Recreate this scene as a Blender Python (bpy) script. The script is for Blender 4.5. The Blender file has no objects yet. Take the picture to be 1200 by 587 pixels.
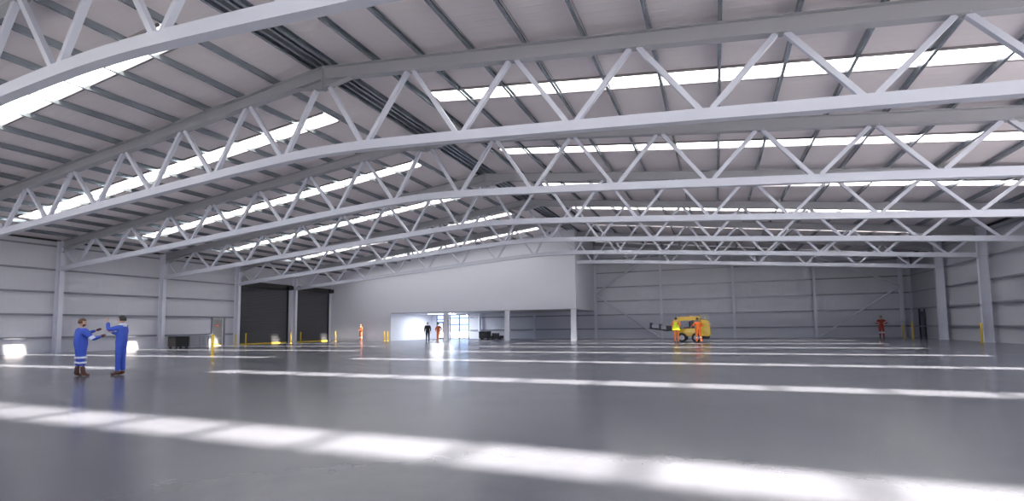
import bpy, bmesh, math, random
from mathutils import Vector, Matrix
random.seed(7)
C = bpy.context.scene.collection
SC = bpy.context.scene
PI = math.pi

# ------------------------------------------------------------------ materials
def mat(name, col, rough=.5, metal=0., bump=None, noise=0., spec=.5, coat=0.):
    m = bpy.data.materials.new(name); m.use_nodes = True
    nt = m.node_tree; b = nt.nodes['Principled BSDF']
    b.inputs['Base Color'].default_value = (*col, 1)
    b.inputs['Roughness'].default_value = rough
    b.inputs['Metallic'].default_value = metal
    b.inputs['Specular IOR Level'].default_value = spec
    b.inputs['Coat Weight'].default_value = coat
    tc = nt.nodes.new('ShaderNodeTexCoord')
    if noise:
        n = nt.nodes.new('ShaderNodeTexNoise'); n.inputs['Scale'].default_value = 1.3; n.inputs['Detail'].default_value = 5
        nt.links.new(tc.outputs['Object'], n.inputs['Vector'])
        mx = nt.nodes.new('ShaderNodeMix'); mx.data_type = 'RGBA'
        mx.inputs[6].default_value = (*[c*(1-noise) for c in col], 1)
        mx.inputs[7].default_value = (*[min(1, c*(1+noise)) for c in col], 1)
        nt.links.new(n.outputs['Fac'], mx.inputs[0]); nt.links.new(mx.outputs[2], b.inputs['Base Color'])
    if bump:                                   # (axis, period, height): ribs pressed into sheet metal
        ax, per, h = bump
        sp = nt.nodes.new('ShaderNodeSeparateXYZ'); nt.links.new(tc.outputs['Object'], sp.inputs[0])
        mu = nt.nodes.new('ShaderNodeMath'); mu.operation = 'MULTIPLY'; mu.inputs[1].default_value = 2*PI/per
        nt.links.new(sp.outputs['XYZ'.index(ax)], mu.inputs[0])
        si = nt.nodes.new('ShaderNodeMath'); si.operation = 'SINE'; nt.links.new(mu.outputs[0], si.inputs[0])
        po = nt.nodes.new('ShaderNodeMath'); po.operation = 'GREATER_THAN'; po.inputs[1].default_value = .8
        sm = nt.nodes.new('ShaderNodeMapRange'); sm.inputs[1].default_value = .6; sm.inputs[2].default_value = .95
        nt.links.new(si.outputs[0], sm.inputs[0])
        bu = nt.nodes.new('ShaderNodeBump'); bu.inputs['Distance'].default_value = h; bu.inputs['Strength'].default_value = .6
        nt.links.new(sm.outputs[0], bu.inputs['Height']); nt.links.new(bu.outputs[0], b.inputs['Normal'])
    return m

M = {}
M['steel'] = mat('painted_steel', (.50, .52, .61), .38, noise=.04)
M['post'] = mat('column_paint', (.66, .67, .76), .38, noise=.04)
M['rafter'] = mat('rafter_paint_shaded', (.30, .305, .345), .42, noise=.05)  # same paint as the other truss steel, colour darkened for its shade
M['galv'] = mat('galvanised_steel', (.30, .34, .38), .26, .85, noise=.12)
M['girt'] = mat('girt_steel', (.25, .26, .31), .4, .3)
M['clady'] = mat('right_wall_cladding_shaded', (.42, .43, .49), .45, bump=('Y', .25, .006), noise=.02)  # same sheet as the left wall, darkened to stand for the unlit side
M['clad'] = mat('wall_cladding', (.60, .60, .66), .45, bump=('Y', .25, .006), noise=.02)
M['cladx'] = mat('gable_cladding', (.57, .58, .65), .45, bump=('X', .25, .006), noise=.02)
M['liner'] = mat('roof_liner', (.76, .70, .725), .5, bump=('Y', .3, .004), noise=.04)
M['white'] = mat('plaster_white', (.68, .69, .76), .55, noise=.015)
M['white_bright'] = mat('gloss_white', (.85, .86, .9), .35)
M['dark_door'] = mat('roller_charcoal', (.060, .062, .072), .45)
M['black'] = mat('black_plastic', (.012, .012, .014), .45)
M['dark'] = mat('eave_gap_shade', (.015, .015, .017), .8)
M['yellow'] = mat('safety_yellow', (.72, .50, .04), .4)
M['yellow_pale'] = mat('sunlit_yellow_band', (.80, .72, .22), .4)
M['grey_door'] = mat('door_grey', (.27, .265, .27), .5)
M['sign_red'] = mat('sign_red', (.75, .12, .05), .5)
M['sign_white'] = mat('sign_white', (.85, .83, .8), .5)
M['frame_dark'] = mat('window_frame_dark', (.05, .05, .06), .4, .3)
M['frame_grey'] = mat('blue_grey_door', (.12, .13, .17), .5)
M['crate_grey'] = mat('grey_mesh', (.33, .34, .38), .5, .4)
M['concrete_out'] = mat('outdoor_concrete', (.42, .42, .41), .9, noise=.1)
M['flash_dark'] = mat('grey_flashing', (.16, .15, .17), .45)
M['trim'] = mat('white_trim_and_glint', (.78, .78, .8), .35)
M['veh_yellow'] = mat('machine_yellow', (.72, .46, .03), .35, coat=.3)
M['veh_dark'] = mat('machine_dark', (.03, .03, .035), .5)
M['tyre'] = mat('tyre_rubber', (.02, .02, .022), .8)
M['hub'] = mat('wheel_hub', (.55, .55, .56), .4, .4)
M['lamp_amber'] = mat('amber_beacon', (.85, .25, .02), .3)
M['skin'] = mat('skin', (.62, .38, .28), .55)
M['hair_brown'] = mat('hair_brown', (.10, .045, .02), .6)
M['hair_black'] = mat('hair_black', (.008, .008, .01), .5)
M['blue'] = mat('coverall_blue', (.035, .085, .46), .75)
M['orange'] = mat('workwear_orange', (.85, .17, .02), .75)
M['orange_mid'] = mat('workwear_faded_orange', (.60, .15, .05), .75)
M['orange_dark'] = mat('workwear_rust', (.42, .09, .02), .75)
M['vest'] = mat('vest_yellow', (.78, .85, .03), .7)
M['blackcloth'] = mat('black_cloth', (.01, .01, .013), .8)
M['red_cloth'] = mat('dark_red_cloth', (.32, .03, .02), .75)
M['reflect'] = mat('reflective_band', (.80, .83, .92), .35)
M['boot'] = mat('brown_boot', (.10, .035, .018), .5)
M['glove'] = mat('brown_glove', (.09, .03, .018), .6)
M['whitecap'] = mat('white_hard_hat', (.85, .85, .87), .3)
M['eye'] = mat('eye_dark', (.02, .015, .012), .3)
M['lip'] = mat('lip', (.45, .18, .14), .5)

def emi(name, col, st):
    m = bpy.data.materials.new(name); m.use_nodes = True; b = m.node_tree.nodes['Principled BSDF']
    b.inputs['Base Color'].default_value = (*col, 1); b.inputs['Emission Color'].default_value = (*col, 1); b.inputs['Emission Strength'].default_value = st; return m
M['lamp'] = emi('lamp_diffuser', (.9, .95, 1.), 130)
def glass(name, tint, gloss=.08):
    m = bpy.data.materials.new(name); m.use_nodes = True; nt = m.node_tree; nt.nodes.clear()
    o = nt.nodes.new('ShaderNodeOutputMaterial'); t = nt.nodes.new('ShaderNodeBsdfTransparent'); t.inputs[0].default_value = (*tint, 1)
    g = nt.nodes.new('ShaderNodeBsdfGlossy'); g.inputs['Roughness'].default_value = .05
    mx = nt.nodes.new('ShaderNodeMixShader'); mx.inputs[0].default_value = gloss
    nt.links.new(t.outputs[0], mx.inputs[1]); nt.links.new(g.outputs[0], mx.inputs[2]); nt.links.new(mx.outputs[0], o.inputs[0])
    return m
M['glass'] = glass('window_glass', (.95, .97, .97))
M['dome_glass'] = glass('dome_glass', (.84, .87, .88), .13)
def grp():
    m = bpy.data.materials.new('translucent_roof_sheet'); m.use_nodes = True; nt = m.node_tree; nt.nodes.clear()
    o = nt.nodes.new('ShaderNodeOutputMaterial'); t = nt.nodes.new('ShaderNodeBsdfTransparent'); t.inputs[0].default_value = (.94, .94, .93, 1)
    g = nt.nodes.new('ShaderNodeBsdfTranslucent'); g.inputs[0].default_value = (.92, .94, .95, 1)
    mx = nt.nodes.new('ShaderNodeMixShader'); mx.inputs[0].default_value = .25
    nt.links.new(t.outputs[0], mx.inputs[1]); nt.links.new(g.outputs[0], mx.inputs[2]); nt.links.new(mx.outputs[0], o.inputs[0])
    return m
M['skylight'] = grp()

def floor_mat():
    m = bpy.data.materials.new('polished_concrete'); m.use_nodes = True; nt = m.node_tree; b = nt.nodes['Principled BSDF']
    tc = nt.nodes.new('ShaderNodeTexCoord')
    n1 = nt.nodes.new('ShaderNodeTexNoise'); n1.inputs['Scale'].default_value = .45; n1.inputs['Detail'].default_value = 3; n1.inputs['Roughness'].default_value = .6
    n2 = nt.nodes.new('ShaderNodeTexNoise'); n2.inputs['Scale'].default_value = 4.; n2.inputs['Detail'].default_value = 3; n2.inputs['Roughness'].default_value = .6
    for n in (n1, n2): nt.links.new(tc.outputs['Object'], n.inputs['Vector'])
    ad = nt.nodes.new('ShaderNodeMath'); ad.operation = 'ADD'; nt.links.new(n1.outputs['Fac'], ad.inputs[0]); nt.links.new(n2.outputs['Fac'], ad.inputs[1])
    r = nt.nodes.new('ShaderNodeValToRGB'); dv = nt.nodes.new('ShaderNodeMath'); dv.operation = 'MULTIPLY'; dv.inputs[1].default_value = .5
    nt.links.new(ad.outputs[0], dv.inputs[0]); nt.links.new(dv.outputs[0], r.inputs[0])
    r.color_ramp.elements[0].position = .22; r.color_ramp.elements[0].color = (.080, .085, .112, 1)
    r.color_ramp.elements[1].position = .78; r.color_ramp.elements[1].color = (.112, .117, .145, 1)
    nt.links.new(r.outputs[0], b.inputs['Base Color'])
    mr = nt.nodes.new('ShaderNodeMapRange'); mr.inputs[1].default_value = .3; mr.inputs[2].default_value = .7; mr.inputs[3].default_value = .19; mr.inputs[4].default_value = .23
    nt.links.new(n1.outputs['Fac'], mr.inputs[0]); nt.links.new(mr.outputs[0], b.inputs['Roughness'])
    b.inputs['Specular IOR Level'].default_value = .42
    return m
M['floor'] = floor_mat()

# ------------------------------------------------------------------ mesh helpers
class MB:
    def __init__(s): s.v = []; s.f = []
    def add(s, vs, fs):
        o = len(s.v); s.v += [tuple(v) for v in vs]; s.f += [tuple(i+o for i in f) for f in fs]; return s
    def box(s, x0, x1, y0, y1, z0, z1):
        vs = [(x, y, z) for z in (z0, z1) for y in (y0, y1) for x in (x0, x1)]
        return s.add(vs, [(0,2,3,1), (4,5,7,6), (0,1,5,4), (2,6,7,3), (0,4,6,2), (1,3,7,5)])
    def prism(s, prof, axis, a, b):
        """closed profile (list of 2D points) extruded along an axis"""
        def P(p, t):
            return {'x': (t, p[0], p[1]), 'y': (p[0], t, p[1]), 'z': (p[0], p[1], t)}[axis]
        n = len(prof); vs = [P(p, a) for p in prof]+[P(p, b) for p in prof]
        return s.add(vs, [tuple(range(n))[::-1], tuple(range(n, 2*n))]+[(i, (i+1) % n, n+(i+1) % n, n+i) for i in range(n)])
    def beam(s, p, q, w, h=None, up=(0, 1, 0)):
        """square bar between two points; w across, h along the 'up' hint"""
        h = h or w; p = Vector(p); q = Vector(q); d = (q-p).normalized(); u = Vector(up); r = d.cross(u).normalized(); u = r.cross(d)
        vs = [e+r*a*w/2+u*b*h/2 for e in (p, q) for a, b in ((-1,-1), (1,-1), (1,1), (-1,1))]
        return s.add(vs, [(3,2,1,0), (4,5,6,7)]+[(i, (i+1) % 4, 4+(i+1) % 4, 4+i) for i in range(4)])
    def tube(s, p, q, r0, r1=None, n=12):
        r1 = r0 if r1 is None else r1; p = Vector(p); q = Vector(q); d = (q-p).normalized()
        a = d.orthogonal().normalized(); b = d.cross(a)
        vs = [e+(a*math.cos(2*PI*i/n)+b*math.sin(2*PI*i/n))*r for e, r in ((p, r0), (q, r1)) for i in range(n)]
        return s.add(vs, [tuple(range(n))[::-1], tuple(range(n, 2*n))]+[(i, (i+1) % n, n+(i+1) % n, n+i) for i in range(n)])
    def sweep(s, pts, prof):
        """profile (y,z offsets) swept along points in an XZ plane"""
        n = len(prof); o = []
        for (x, y, z) in pts: o += [(x, y+a, z+b) for a, b in prof]
        fs = [tuple(range(n))[::-1], tuple(range((len(pts)-1)*n, len(pts)*n))]
        for k in range(len(pts)-1): fs += [(k*n+i, k*n+(i+1) % n, (k+1)*n+(i+1) % n, (k+1)*n+i) for i in range(n)]
        return s.add(o, fs)
    def lathe(s, prof, n=20, c=(0, 0, 0)):
        """profile (r,z) turned about z"""
        k = len(prof); vs = [(c[0]+r*math.cos(2*PI*j/n), c[1]+r*math.sin(2*PI*j/n), c[2]+z) for j in range(n) for r, z in prof]
        fs = [(j*k+i, ((j+1) % n)*k+i, ((j+1) % n)*k+i+1, j*k+i+1) for j in range(n) for i in range(k-1)]
        return s.add(vs, fs)
    def build(s, name, m, parent=None, smooth=False, bevel=0, loc=None):
        me = bpy.data.meshes.new(name); me.from_pydata(s.v, [], s.f); me.update()
        bm = bmesh.new(); bm.from_mesh(me); bmesh.ops.recalc_face_normals(bm, faces=bm.faces)
        if bevel: bmesh.ops.bevel(bm, geom=bm.edges[:], offset=bevel, segments=1, affect='EDGES')
        bm.to_mesh(me); bm.free()
        if smooth:
            for p in me.polygons: p.use_smooth = True
        me.materials.append(M[m]); o = bpy.data.objects.new(name, me); C.objects.link(o)
        if parent: o.parent = parent
        if loc: o.location = loc
        return o

def tag(o, label=None, cat=None, group=None, kind=None):
    for k, v in (('label', label), ('category', cat), ('group', group), ('kind', kind)):
        if v: o[k] = v
    return o
def empty(name, loc=(0, 0, 0), rz=0):
    o = bpy.data.objects.new(name, None); C.objects.link(o); o.location = loc; o.rotation_euler = (0, 0, rz); o.empty_display_size = .2
    return o
def struct(o): o['kind'] = 'structure'; return o
def copy_tree(o, parent=None):
    c = o.copy(); C.objects.link(c)
    if parent: c.parent = parent
    for ch in o.children: copy_tree(ch, c)
    return c
ORD = ['first', 'second', 'third', 'fourth', 'fifth', 'sixth', 'seventh', 'eighth', 'ninth', 'tenth', 'eleventh', 'twelfth',
       'thirteenth', 'fourteenth', 'fifteenth', 'sixteenth', 'seventeenth', 'eighteenth']

# ------------------------------------------------------------------ the hall, in metres
XA, XL, XR = -12.35, -39.81, 15.54            # ridge, inner faces of the columns
B, Y1 = 6.554, 13.25                          # bay, first full truss
YF = lambda n: Y1+(n-1)*B
YG = 52.9                                     # face of the gable posts
WL, WR, WG = XL-.72, XR+.72, YG+.55           # wall cladding planes
YB = YF(-1)-6.4                               # the near end; its opening is added for light
SL = .1092
ZT = 10.33                                    # rafter top at the ridge
ZROOF = 10.54                                 # roof liner at the ridge
kL, kR = (XA-XL)/27.65, (XR-XA)/27.65
def X(t): return XA+(t*kR if t > 0 else t*kL)
def zroof(x): return ZROOF-SL*abs(x-XA)
def zrt(t): return ZT-SL*abs(t)               # rafter top
def zrb(t): return zrt(t)-.445                # rafter underside

fl = MB().box(WL-.1, WR+.1, YB, WG+.1, -.2, 0).build('floor', 'floor'); struct(fl)
gr = MB().box(-160, 140, -120, 190, -.6, -.21).build('ground', 'concrete_out'); struct(gr)

# skylight strips: one per bay and slope
SKY0, SKYL, SKYR = 2.5, 24.3, 26.3
bays = [(-2, YF(-2))]+[(n, YF(n)) for n in range(-1, 7)]
sky_y = [(n, YF(n)+(2.68 if n >= 0 else 2.40), YF(n)+(3.60 if n >= 0 else 3.32)) for n in range(-1, 6)]
# roof liner, cut round the strips
mb = MB()
def roof_quad(m, xa, xb, ya, yb, th=.05):
    za, zb = zroof(xa), zroof(xb)
    vs = [(xa, ya, za), (xb, ya, zb), (xb, yb, zb), (xa, yb, za), (xa, ya, za+th), (xb, ya, zb+th), (xb, yb, zb+th), (xa, yb, za+th)]
    m.add(vs, [(0,1,2,3), (7,6,5,4), (0,4,5,1), (1,5,6,2), (2,6,7,3), (3,7,4,0)])
edgeL, edgeR = WL-.3, WR+.3
for s, xe, xk in ((-1, edgeL, XA-SKYL), (1, edgeR, XA+SKYR)):
    x0 = XA+s*SKY0
    roof_quad(mb, XA, x0, YB, WG+.3); roof_quad(mb, xk, xe, YB, WG+.3)
    y = YB
    for n, ya, yb in sky_y:
        if ya < YB: continue
        roof_quad(mb, x0, xk, y, ya); y = yb
    roof_quad(mb, x0, xk, y, WG+.3)
struct(mb.build('ceiling', 'liner'))

bay_word = {-1: 'nearest', 0: 'second', 1: 'third', 2: 'fourth', 3: 'fifth', 4: 'sixth', 5: 'seventh', 6: 'eighth'}
for n, ya, yb in sky_y:
    if ya < YB: continue
    for s, xk, side in ((-1, XA-SKYL, 'left'), (1, XA+SKYR, 'right')):
        x0 = XA+s*SKY0
        r = empty('roof_skylight', ((x0+xk)/2, (ya+yb)/2, zroof((x0+xk)/2)))
        tag(r, f'long bright translucent skylight strip up the {side} roof slope, {bay_word[n]} bay from the viewer', 'skylight', 'translucent skylight strips in the roof')
        m = MB(); roof_quad(m, x0, xk, ya, yb, .02)
        m.v = [(a-r.location.x, b-r.location.y, c-r.location.z+.012) for a, b, c in m.v]; m.build('panel', 'skylight', r)
        for yy in (ya, yb):
            f = MB()
            for (p, q) in (((x0, yy), (xk, yy)),):
                za, zb = zroof(x0), zroof(xk)
                f.beam((x0-r.location.x, yy-r.location.y, za-r.location.z-.03), (xk-r.location.x, yy-r.location.y, zb-r.location.z-.03), .06, .075)
            f.build('edge_flashing', 'flash_dark', r)
        if s > 0:
            f = MB(); f.beam((x0-r.location.x, yb+.085-r.location.y, za-r.location.z-.012), (xk-r.location.x, yb+.085-r.location.y, zb-r.location.z-.012), .045, .02)
            f.build('edge_glint', 'trim', r)  # white strip painted in for light reflected on the sheet edge

# purlins: cold formed C sections on top of the rafters
def purlin(t, label, grp):
    h = .205; x = X(t); s = 1 if t > 0 else -1; z0 = zrt(t)
    w, th, lip = .095*s, .006, .025
    prof = [(0, 0), (w, 0), (w, lip), (w-th*s, lip), (w-th*s, th), (th*s, th), (th*s, h-th), (w-th*s, h-th), (w-th*s, h-lip), (w, h-lip), (w, h), (0, h)]
    y0, y1 = YB, WG-.02
    m = MB(); n = len(prof)
    vs = [(a, y0, b) for a, b in prof]+[(a, y1, b) for a, b in prof]
    fs = [(i, (i+1) % n, n+(i+1) % n, n+i) for i in range(n)]
    m.add(vs, fs); o = m.build('roof_purlin', 'galv', loc=(x, 0, z0+.002)); tag(o, label, 'purlin', grp)
for s, side in ((-1, 'left'), (1, 'right')):
    for k, t in enumerate((.10, .36)):
        purlin(s*t, f'galvanised purlin of the close-set ridge bundle, {side} of the ridge, {"inner" if k == 0 else "outer"} one', 'galvanised roof purlins')
    for k in range(15):
        purlin(s*(2.1+1.745*k), f'galvanised purlin running along the {side} roof slope, {ORD[k]} one down from the ridge bundle', 'galvanised roof purlins')

# ------------------------------------------------------------------ trusses
def zchord(t): return 7.40-.0745*math.sqrt(t*t+6.25)      # underside of the bottom chord
CH = .295
TW = .25
def make_truss():
    r = empty('roof_truss', (0, 0, 0))
    for s in (-1, 1):                                       # the two rafters, I sections
        name = 'rafter'; m = MB(); T0, T1 = s*.012, s*27.62
        a, b = X(T0), X(T1)
        for (dz0, dz1, w) in ((0, .016, .26), (.016, .429, .012), (.429, .445, .26)):
            vs = []
            for x, t in ((a, T0), (b, T1)):
                zb = zrb(t)
                vs += [(x, -w/2, zb+dz0), (x, w/2, zb+dz0), (x, w/2, zb+dz1), (x, -w/2, zb+dz1)]
            m.add(vs, [(0,1,2,3), (7,6,5,4), (0,4,5,1), (1,5,6,2), (2,6,7,3), (3,7,4,0)])
        ra = m.build(name, 'rafter', r)
        # haunch at the ridge
        m = MB(); k0, k1, zc = 0.012, 1.12, 9.545
        pts = [(X(s*k0), zc+.012), (X(s*k1), zrb(k1)), (X(s*k0), zrb(k0))]
        m.prism(pts, 'y', -.006, .006)
        m.beam((X(s*k0), 0, zc+.006), (X(s*k1), 0, zrb(k1)-.004), .22, .014, up=(0, 0, 1))
        m.build('ridge_haunch', 'rafter', r)
        # haunch at the eave
        m = MB(); pts = [(X(s*24.5), zrb(24.5)), (X(s*27.62), zrb(27.62)), (X(s*27.62), 6.55)]
        m.prism(pts, 'y', -.006, .006)
        m.beam((X(s*24.5), 0, zrb(24.5)-.004), (X(s*27.62), 0, 6.55), .22, .014, up=(0, 0, 1))
        m.build('eave_haunch', 'rafter', r)
    MB().box(XA-.013, XA+.013, -.12, .12, 9.53, ZT+.0).build('splice_plate', 'rafter', r)
    # bottom chord: hollow box with a rounded crown
    ts = [-27.62, -22, -17, -12, -9, -7, -5.5, -4.5, -3.5, -2.7, -2, -1.3, -.65, 0, .65, 1.3, 2, 2.7, 3.5, 4.5, 5.5, 7, 9, 12, 17, 22, 27.62]
    MB().sweep([(X(t), 0, zchord(t)) for t in ts], [(-TW/2, 0), (TW/2, 0), (TW/2, CH), (-TW/2, CH)]).build('bottom_chord', 'steel', r)
    w = .135
    for s in (-1, 1):
        for k in range(8):
            tb = 1.745+3.49*k
            for e in (-1, 1):
                tt = tb+e*1.745
                top = zrb(tt)-.0 if tt > .5 else 9.56
                if tt > 27: tt = 27.55; top = 6.64
                toff = .11 if tt > .5 else .30
                tx = tt-e*toff; bx = tb+e*.13
                if tt > 24 and tt < 25: top = zrb(24.42)
                MB().beam((X(s*tx), 0, top+.01), (X(s*bx), 0, zchord(tb)+CH-.01), w).build('web_member', 'steel', r)
    return r
tr0 = make_truss()
tw = {-1: 'roof truss directly overhead', 0: 'roof truss crossing the upper left corner',
      1: 'large roof truss with its ridge joint fully visible left of centre', 2: 'second complete roof truss, ending at the leftmost visible column',
      3: 'third complete roof truss, ending between the two plain left wall bays', 4: 'fourth complete roof truss, ending at the column before the first roller door',
      5: 'fifth complete roof truss, ending at the column between both roller doors', 6: 'farthest roof truss, starting from the corner of the white upper storey'}
for n in range(-1, 7):
    o = tr0 if n == -1 else copy_tree(tr0)
    o.location = (0, YF(n), 0); tag(o, 'white painted steel '+tw[n], 'truss', 'roof trusses spanning the hall')
# gable end rafter
m = MB()
for s in (-1, 1):
    vs = []
    for x, t in ((X(0), 0), (X(s*27.62), 27.62)):
        vs += [(x, -.08, zrb(t)+.13), (x, .08, zrb(t)+.13), (x, .08, zrt(t)-.003), (x, -.08, zrt(t)-.003)]
    m.add(vs, [(0,1,2,3), (7,6,5,4), (0,4,5,1), (1,5,6,2), (2,6,7,3), (3,7,4,0)])
o = m.build('gable_rafter', 'rafter', loc=(0, YG+.22, 0)); tag(o, 'shallow grey roof beam following the slope above the gable wall', 'beam')

# ------------------------------------------------------------------ columns
def column(x, y, s, label, grp, ztop):
    """I section, inner flange at x, growing outwards in direction s"""
    r = empty('steel_column', (x, y, 0)); tag(r, label, 'column', grp)
    d = .50; m = MB()
    m.box(*sorted((0, s*.016)), -.125, .125, .02, ztop); m.box(*sorted((s*.016, s*(d-.016))), -.006, .006, .02, ztop); m.box(*sorted((s*(d-.016), s*d)), -.125, .125, .02, ztop)
    m.build('shaft', 'post', r)
    MB().box(*sorted((-s*.05, s*(d+.05))), -.17, .17, 0, .025).build('base_plate', 'post', r)
    for z in (5.42, 6.56):
        MB().box(*sorted((s*.018, s*(d-.018))), -.12, .12, z-.008, z+.008).build('stiffener', 'steel', r)
lw = {2: 'leftmost visible steel column on the left wall', 3: 'second visible steel column on the left wall, left of the black crate',
      4: 'left wall steel column just before the first roller door', 5: 'left wall steel column standing between the two roller doors',
      6: 'left wall steel column beside the white partition', 1: 'steel column on the left wall nearer than the leftmost visible one', 0: 'steel column on the left wall, two bays nearer than the leftmost visible one', -1: 'steel column at the near end of the left wall'}
rw = {5: 'right wall steel column nearest to the right picture edge', 6: 'right wall steel column next to the far corner', 4: 'steel column on the right wall just outside the right edge',
      3: 'right wall steel column under the third complete truss', 2: 'right wall steel column under the second complete truss', 1: 'right wall steel column under the large near truss', 0: 'right wall steel column two bays from the near end', -1: 'right wall steel column at the near end'}
for n in range(-1, 7):
    ztop = zrt(27.6)-.0
    if n != 6: column(XL, YF(n), -1, 'white painted '+lw[n], 'left wall columns', ztop)
    column(XR, YF(n), 1, 'white painted '+rw[n], 'right wall columns', ztop)

# ------------------------------------------------------------------ walls
GZ = [1.0, 2.48, 3.95, 5.43, 6.98]
D1 = (YF(4)+.55, YF(5)-.40); D2 = (YF(5)+.55, YF(6)-1.25); DZ = 5.32      # roller door openings
ED = (30.98, 31.86, 2.30)                                                 # exit door
YW = 45.2                                                                 # front of the white upper storey
m = MB()
th = .1
def wbox(y0, y1, z0, z1): m.box(WL-th, WL, y0, y1, z0, z1)
zw = zroof(WL)-.02
wbox(YB, ED[0], 0, zw); wbox(ED[0], ED[1], ED[2], zw); wbox(ED[1], D1[0], 0, zw); wbox(D1[0], D1[1], DZ, zw)
wbox(D1[1], D2[0], 0, zw); wbox(D2[0], D2[1], DZ, zw); wbox(D2[1], WG, 0, zw)
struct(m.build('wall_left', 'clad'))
zw2 = zroof(WR)-.02
OP = (-5., 24., 5.6)                       # unseen opening added to the right wall to let side light in
m = MB(); m.box(WR, WR+th, YB, OP[0], 0, zw2); m.box(WR, WR+th, OP[0], OP[1], OP[2], zw2); m.box(WR, WR+th, OP[1], WG, 0, zw2)
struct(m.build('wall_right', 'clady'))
m = MB()
RO = (-30., 6., 3.2)                        # unseen gap behind the viewer, added to bring in sky light
for x0, x1, z0 in ((WL, RO[0], 0), (RO[0], RO[1], RO[2]), (RO[1], WR, 0)):
    pr = [(x0, z0), (x1, z0), (x1, zroof(x1)-.02)]+([(XA, zroof(XA)-.02)] if x0 < XA < x1 else [])+[(x0, zroof(x0)-.02)]
    m.prism(pr, 'y', YB-.1, YB)
struct(m.build('wall_front', 'cladx'))
# gable wall with glazed openings
W1 = (-31.75, -30.62); W2 = (-29.95, -27.40); WZ = 2.86
def gable_prof(x0, x1, z0):
    return [(x0, z0), (x1, z0), (x1, zroof(x1)-.02)]+([(XA, zroof(XA)-.02)] if x0 < XA < x1 else [])+[(x0, zroof(x0)-.02)]
m = MB()
for x0, x1, z0 in ((WL, W1[0], 0), (W1[0], W1[1], WZ), (W1[1], W2[0], 0), (W2[0], W2[1], WZ), (W2[1], WR, 0)):
    m.prism(gable_prof(x0, x1, z0), 'y', WG, WG+th)
struct(m.build('wall_back', 'cladx'))
# dark strips painting the shadow gap at the top of the long walls
struct(MB().box(WL+.005, WL+.16, YB, YW-.05, zw-.14, zw-.03).build('eave_shade_1', 'dark'))
struct(MB().box(WR-.16, WR-.005, YB, WG-.01, zw2-.14, zw2-.03).build('eave_shade_2', 'dark'))

def girt(axis, a, b, fixed, s, z, label, grp):
    """Z section wall rail lying against the cladding"""
    d = .17; t = .008
    prof = [(0, -.06), (s*.02, -.06), (s*.02, -.06+t), (0, -.06+t)]
    m = MB()
    def bx(p0, p1, z0, z1):
        q0, q1 = sorted((fixed+s*p0, fixed+s*p1))
        if axis == 'y': m.box(q0, q1, a, b, z0, z1)
        else: m.box(a, b, q0, q1, z0, z1)
    bx(0, d, z-t/2, z+t/2); bx(d-t, d, z-.07, z); bx(0.002, t, z, z+.07)
    o = m.build('wall_rail', 'girt'); tag(o, label, 'rail', grp)
zword = ['lowest', 'second lowest', 'middle', 'second highest', 'topmost']
LSEG = [(YB+.05, YF(4)-.02, None)]
for k, z in enumerate(GZ):
    if z < ED[2]:
        girt('y', YB+.05, ED[0]-.14, WL, 1, z, f'{zword[k]} thin horizontal steel rail on the left wall, before the exit door', 'left wall rails')
        girt('y', ED[1]+.14, D1[0]-.35, WL, 1, z, f'short {zword[k]} steel rail on the left wall between exit door and roller door', 'left wall rails')
    else:
        girt('y', YB+.05, D1[0]-.35, WL, 1, z, f'{zword[k]} thin horizontal steel rail on the left wall, running up to the roller doors', 'left wall rails')
    girt('y', OP[1]+.2 if z < OP[2] else YB+.05, WG-.2, WR, -1, z, f'{zword[k]} thin horizontal steel rail along the right wall', 'right wall rails')
    girt('x', -11.9, WR-.2, WG, -1, z, f'{zword[k]} thin horizontal steel rail on the back gable wall right of the white storey', 'back wall rails')
girt('x', -27.2, -12.2, WG, -1, GZ[0], 'low steel rail on the back wall under the white storey', 'back wall rails')
girt('x', -27.2, -12.2, WG, -1, GZ[1], 'high steel rail on the back wall under the white storey', 'back wall rails')
girt('x', -11.9, 8., WG, -1, 8.5, 'short steel rail high on the back gable just under the roof', 'back wall rails')

# gable posts and bracing
def post(x, label, ztop=None, w=.2, d=.3):
    ztop = ztop or zrb(abs(x-XA))+.12
    r = empty('gable_post', (x, YG, 0)); tag(r, label, 'post', 'posts of the back gable wall')
    m = MB(); m.box(-w/2, w/2, 0, .014, .02, ztop); m.box(-.006, .006, .014, d-.014, .02, ztop); m.box(-w/2, w/2, d-.014, d, .02, ztop)
    m.build('shaft', 'post', r); MB().box(-w/2-.05, w/2+.05, -.05, d+.05, 0, .022).build('base_plate', 'post', r)
post(-5.16, 'pale steel post on the back wall, behind the yellow machine')
post(1.70, 'pale steel post on the back wall, first to the right of the machine')
post(8.66, 'pale steel post on the back wall, left of the person by the far wall')
post(15.35, 'steel corner post where the back and right walls meet', w=.25)
post(-12.02, 'steel post on the back wall beside the white storey', 9.4, w=.2)
post(-19.0, 'dim steel post on the back wall under the white storey', 2.85)
post(-25.8, 'dim steel post on the back wall left of the dark equipment box', 2.85)
def brace(p, q, label):
    m = MB(); m.tube((p[0], YG-.085, p[1]), (q[0], YG-.085, q[1]), .08); o = m.build('diagonal_brace', 'post', smooth=False); tag(o, label, 'brace', 'diagonal braces of the back wall')
brace((-11.85, 4.62), (-5.4, .12), 'diagonal tube brace descending rightward beside the white storey to the machine')
brace((-11.85, 4.80), (-5.4, 9.0), 'diagonal tube brace rising rightward from beside the white storey')
brace((15.2, 4.45), (8.85, .12), 'diagonal tube brace descending leftward from the far right corner post')
brace((15.2, 4.62), (8.85, 7.5), 'diagonal tube brace rising leftward from the far right corner post')

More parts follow.
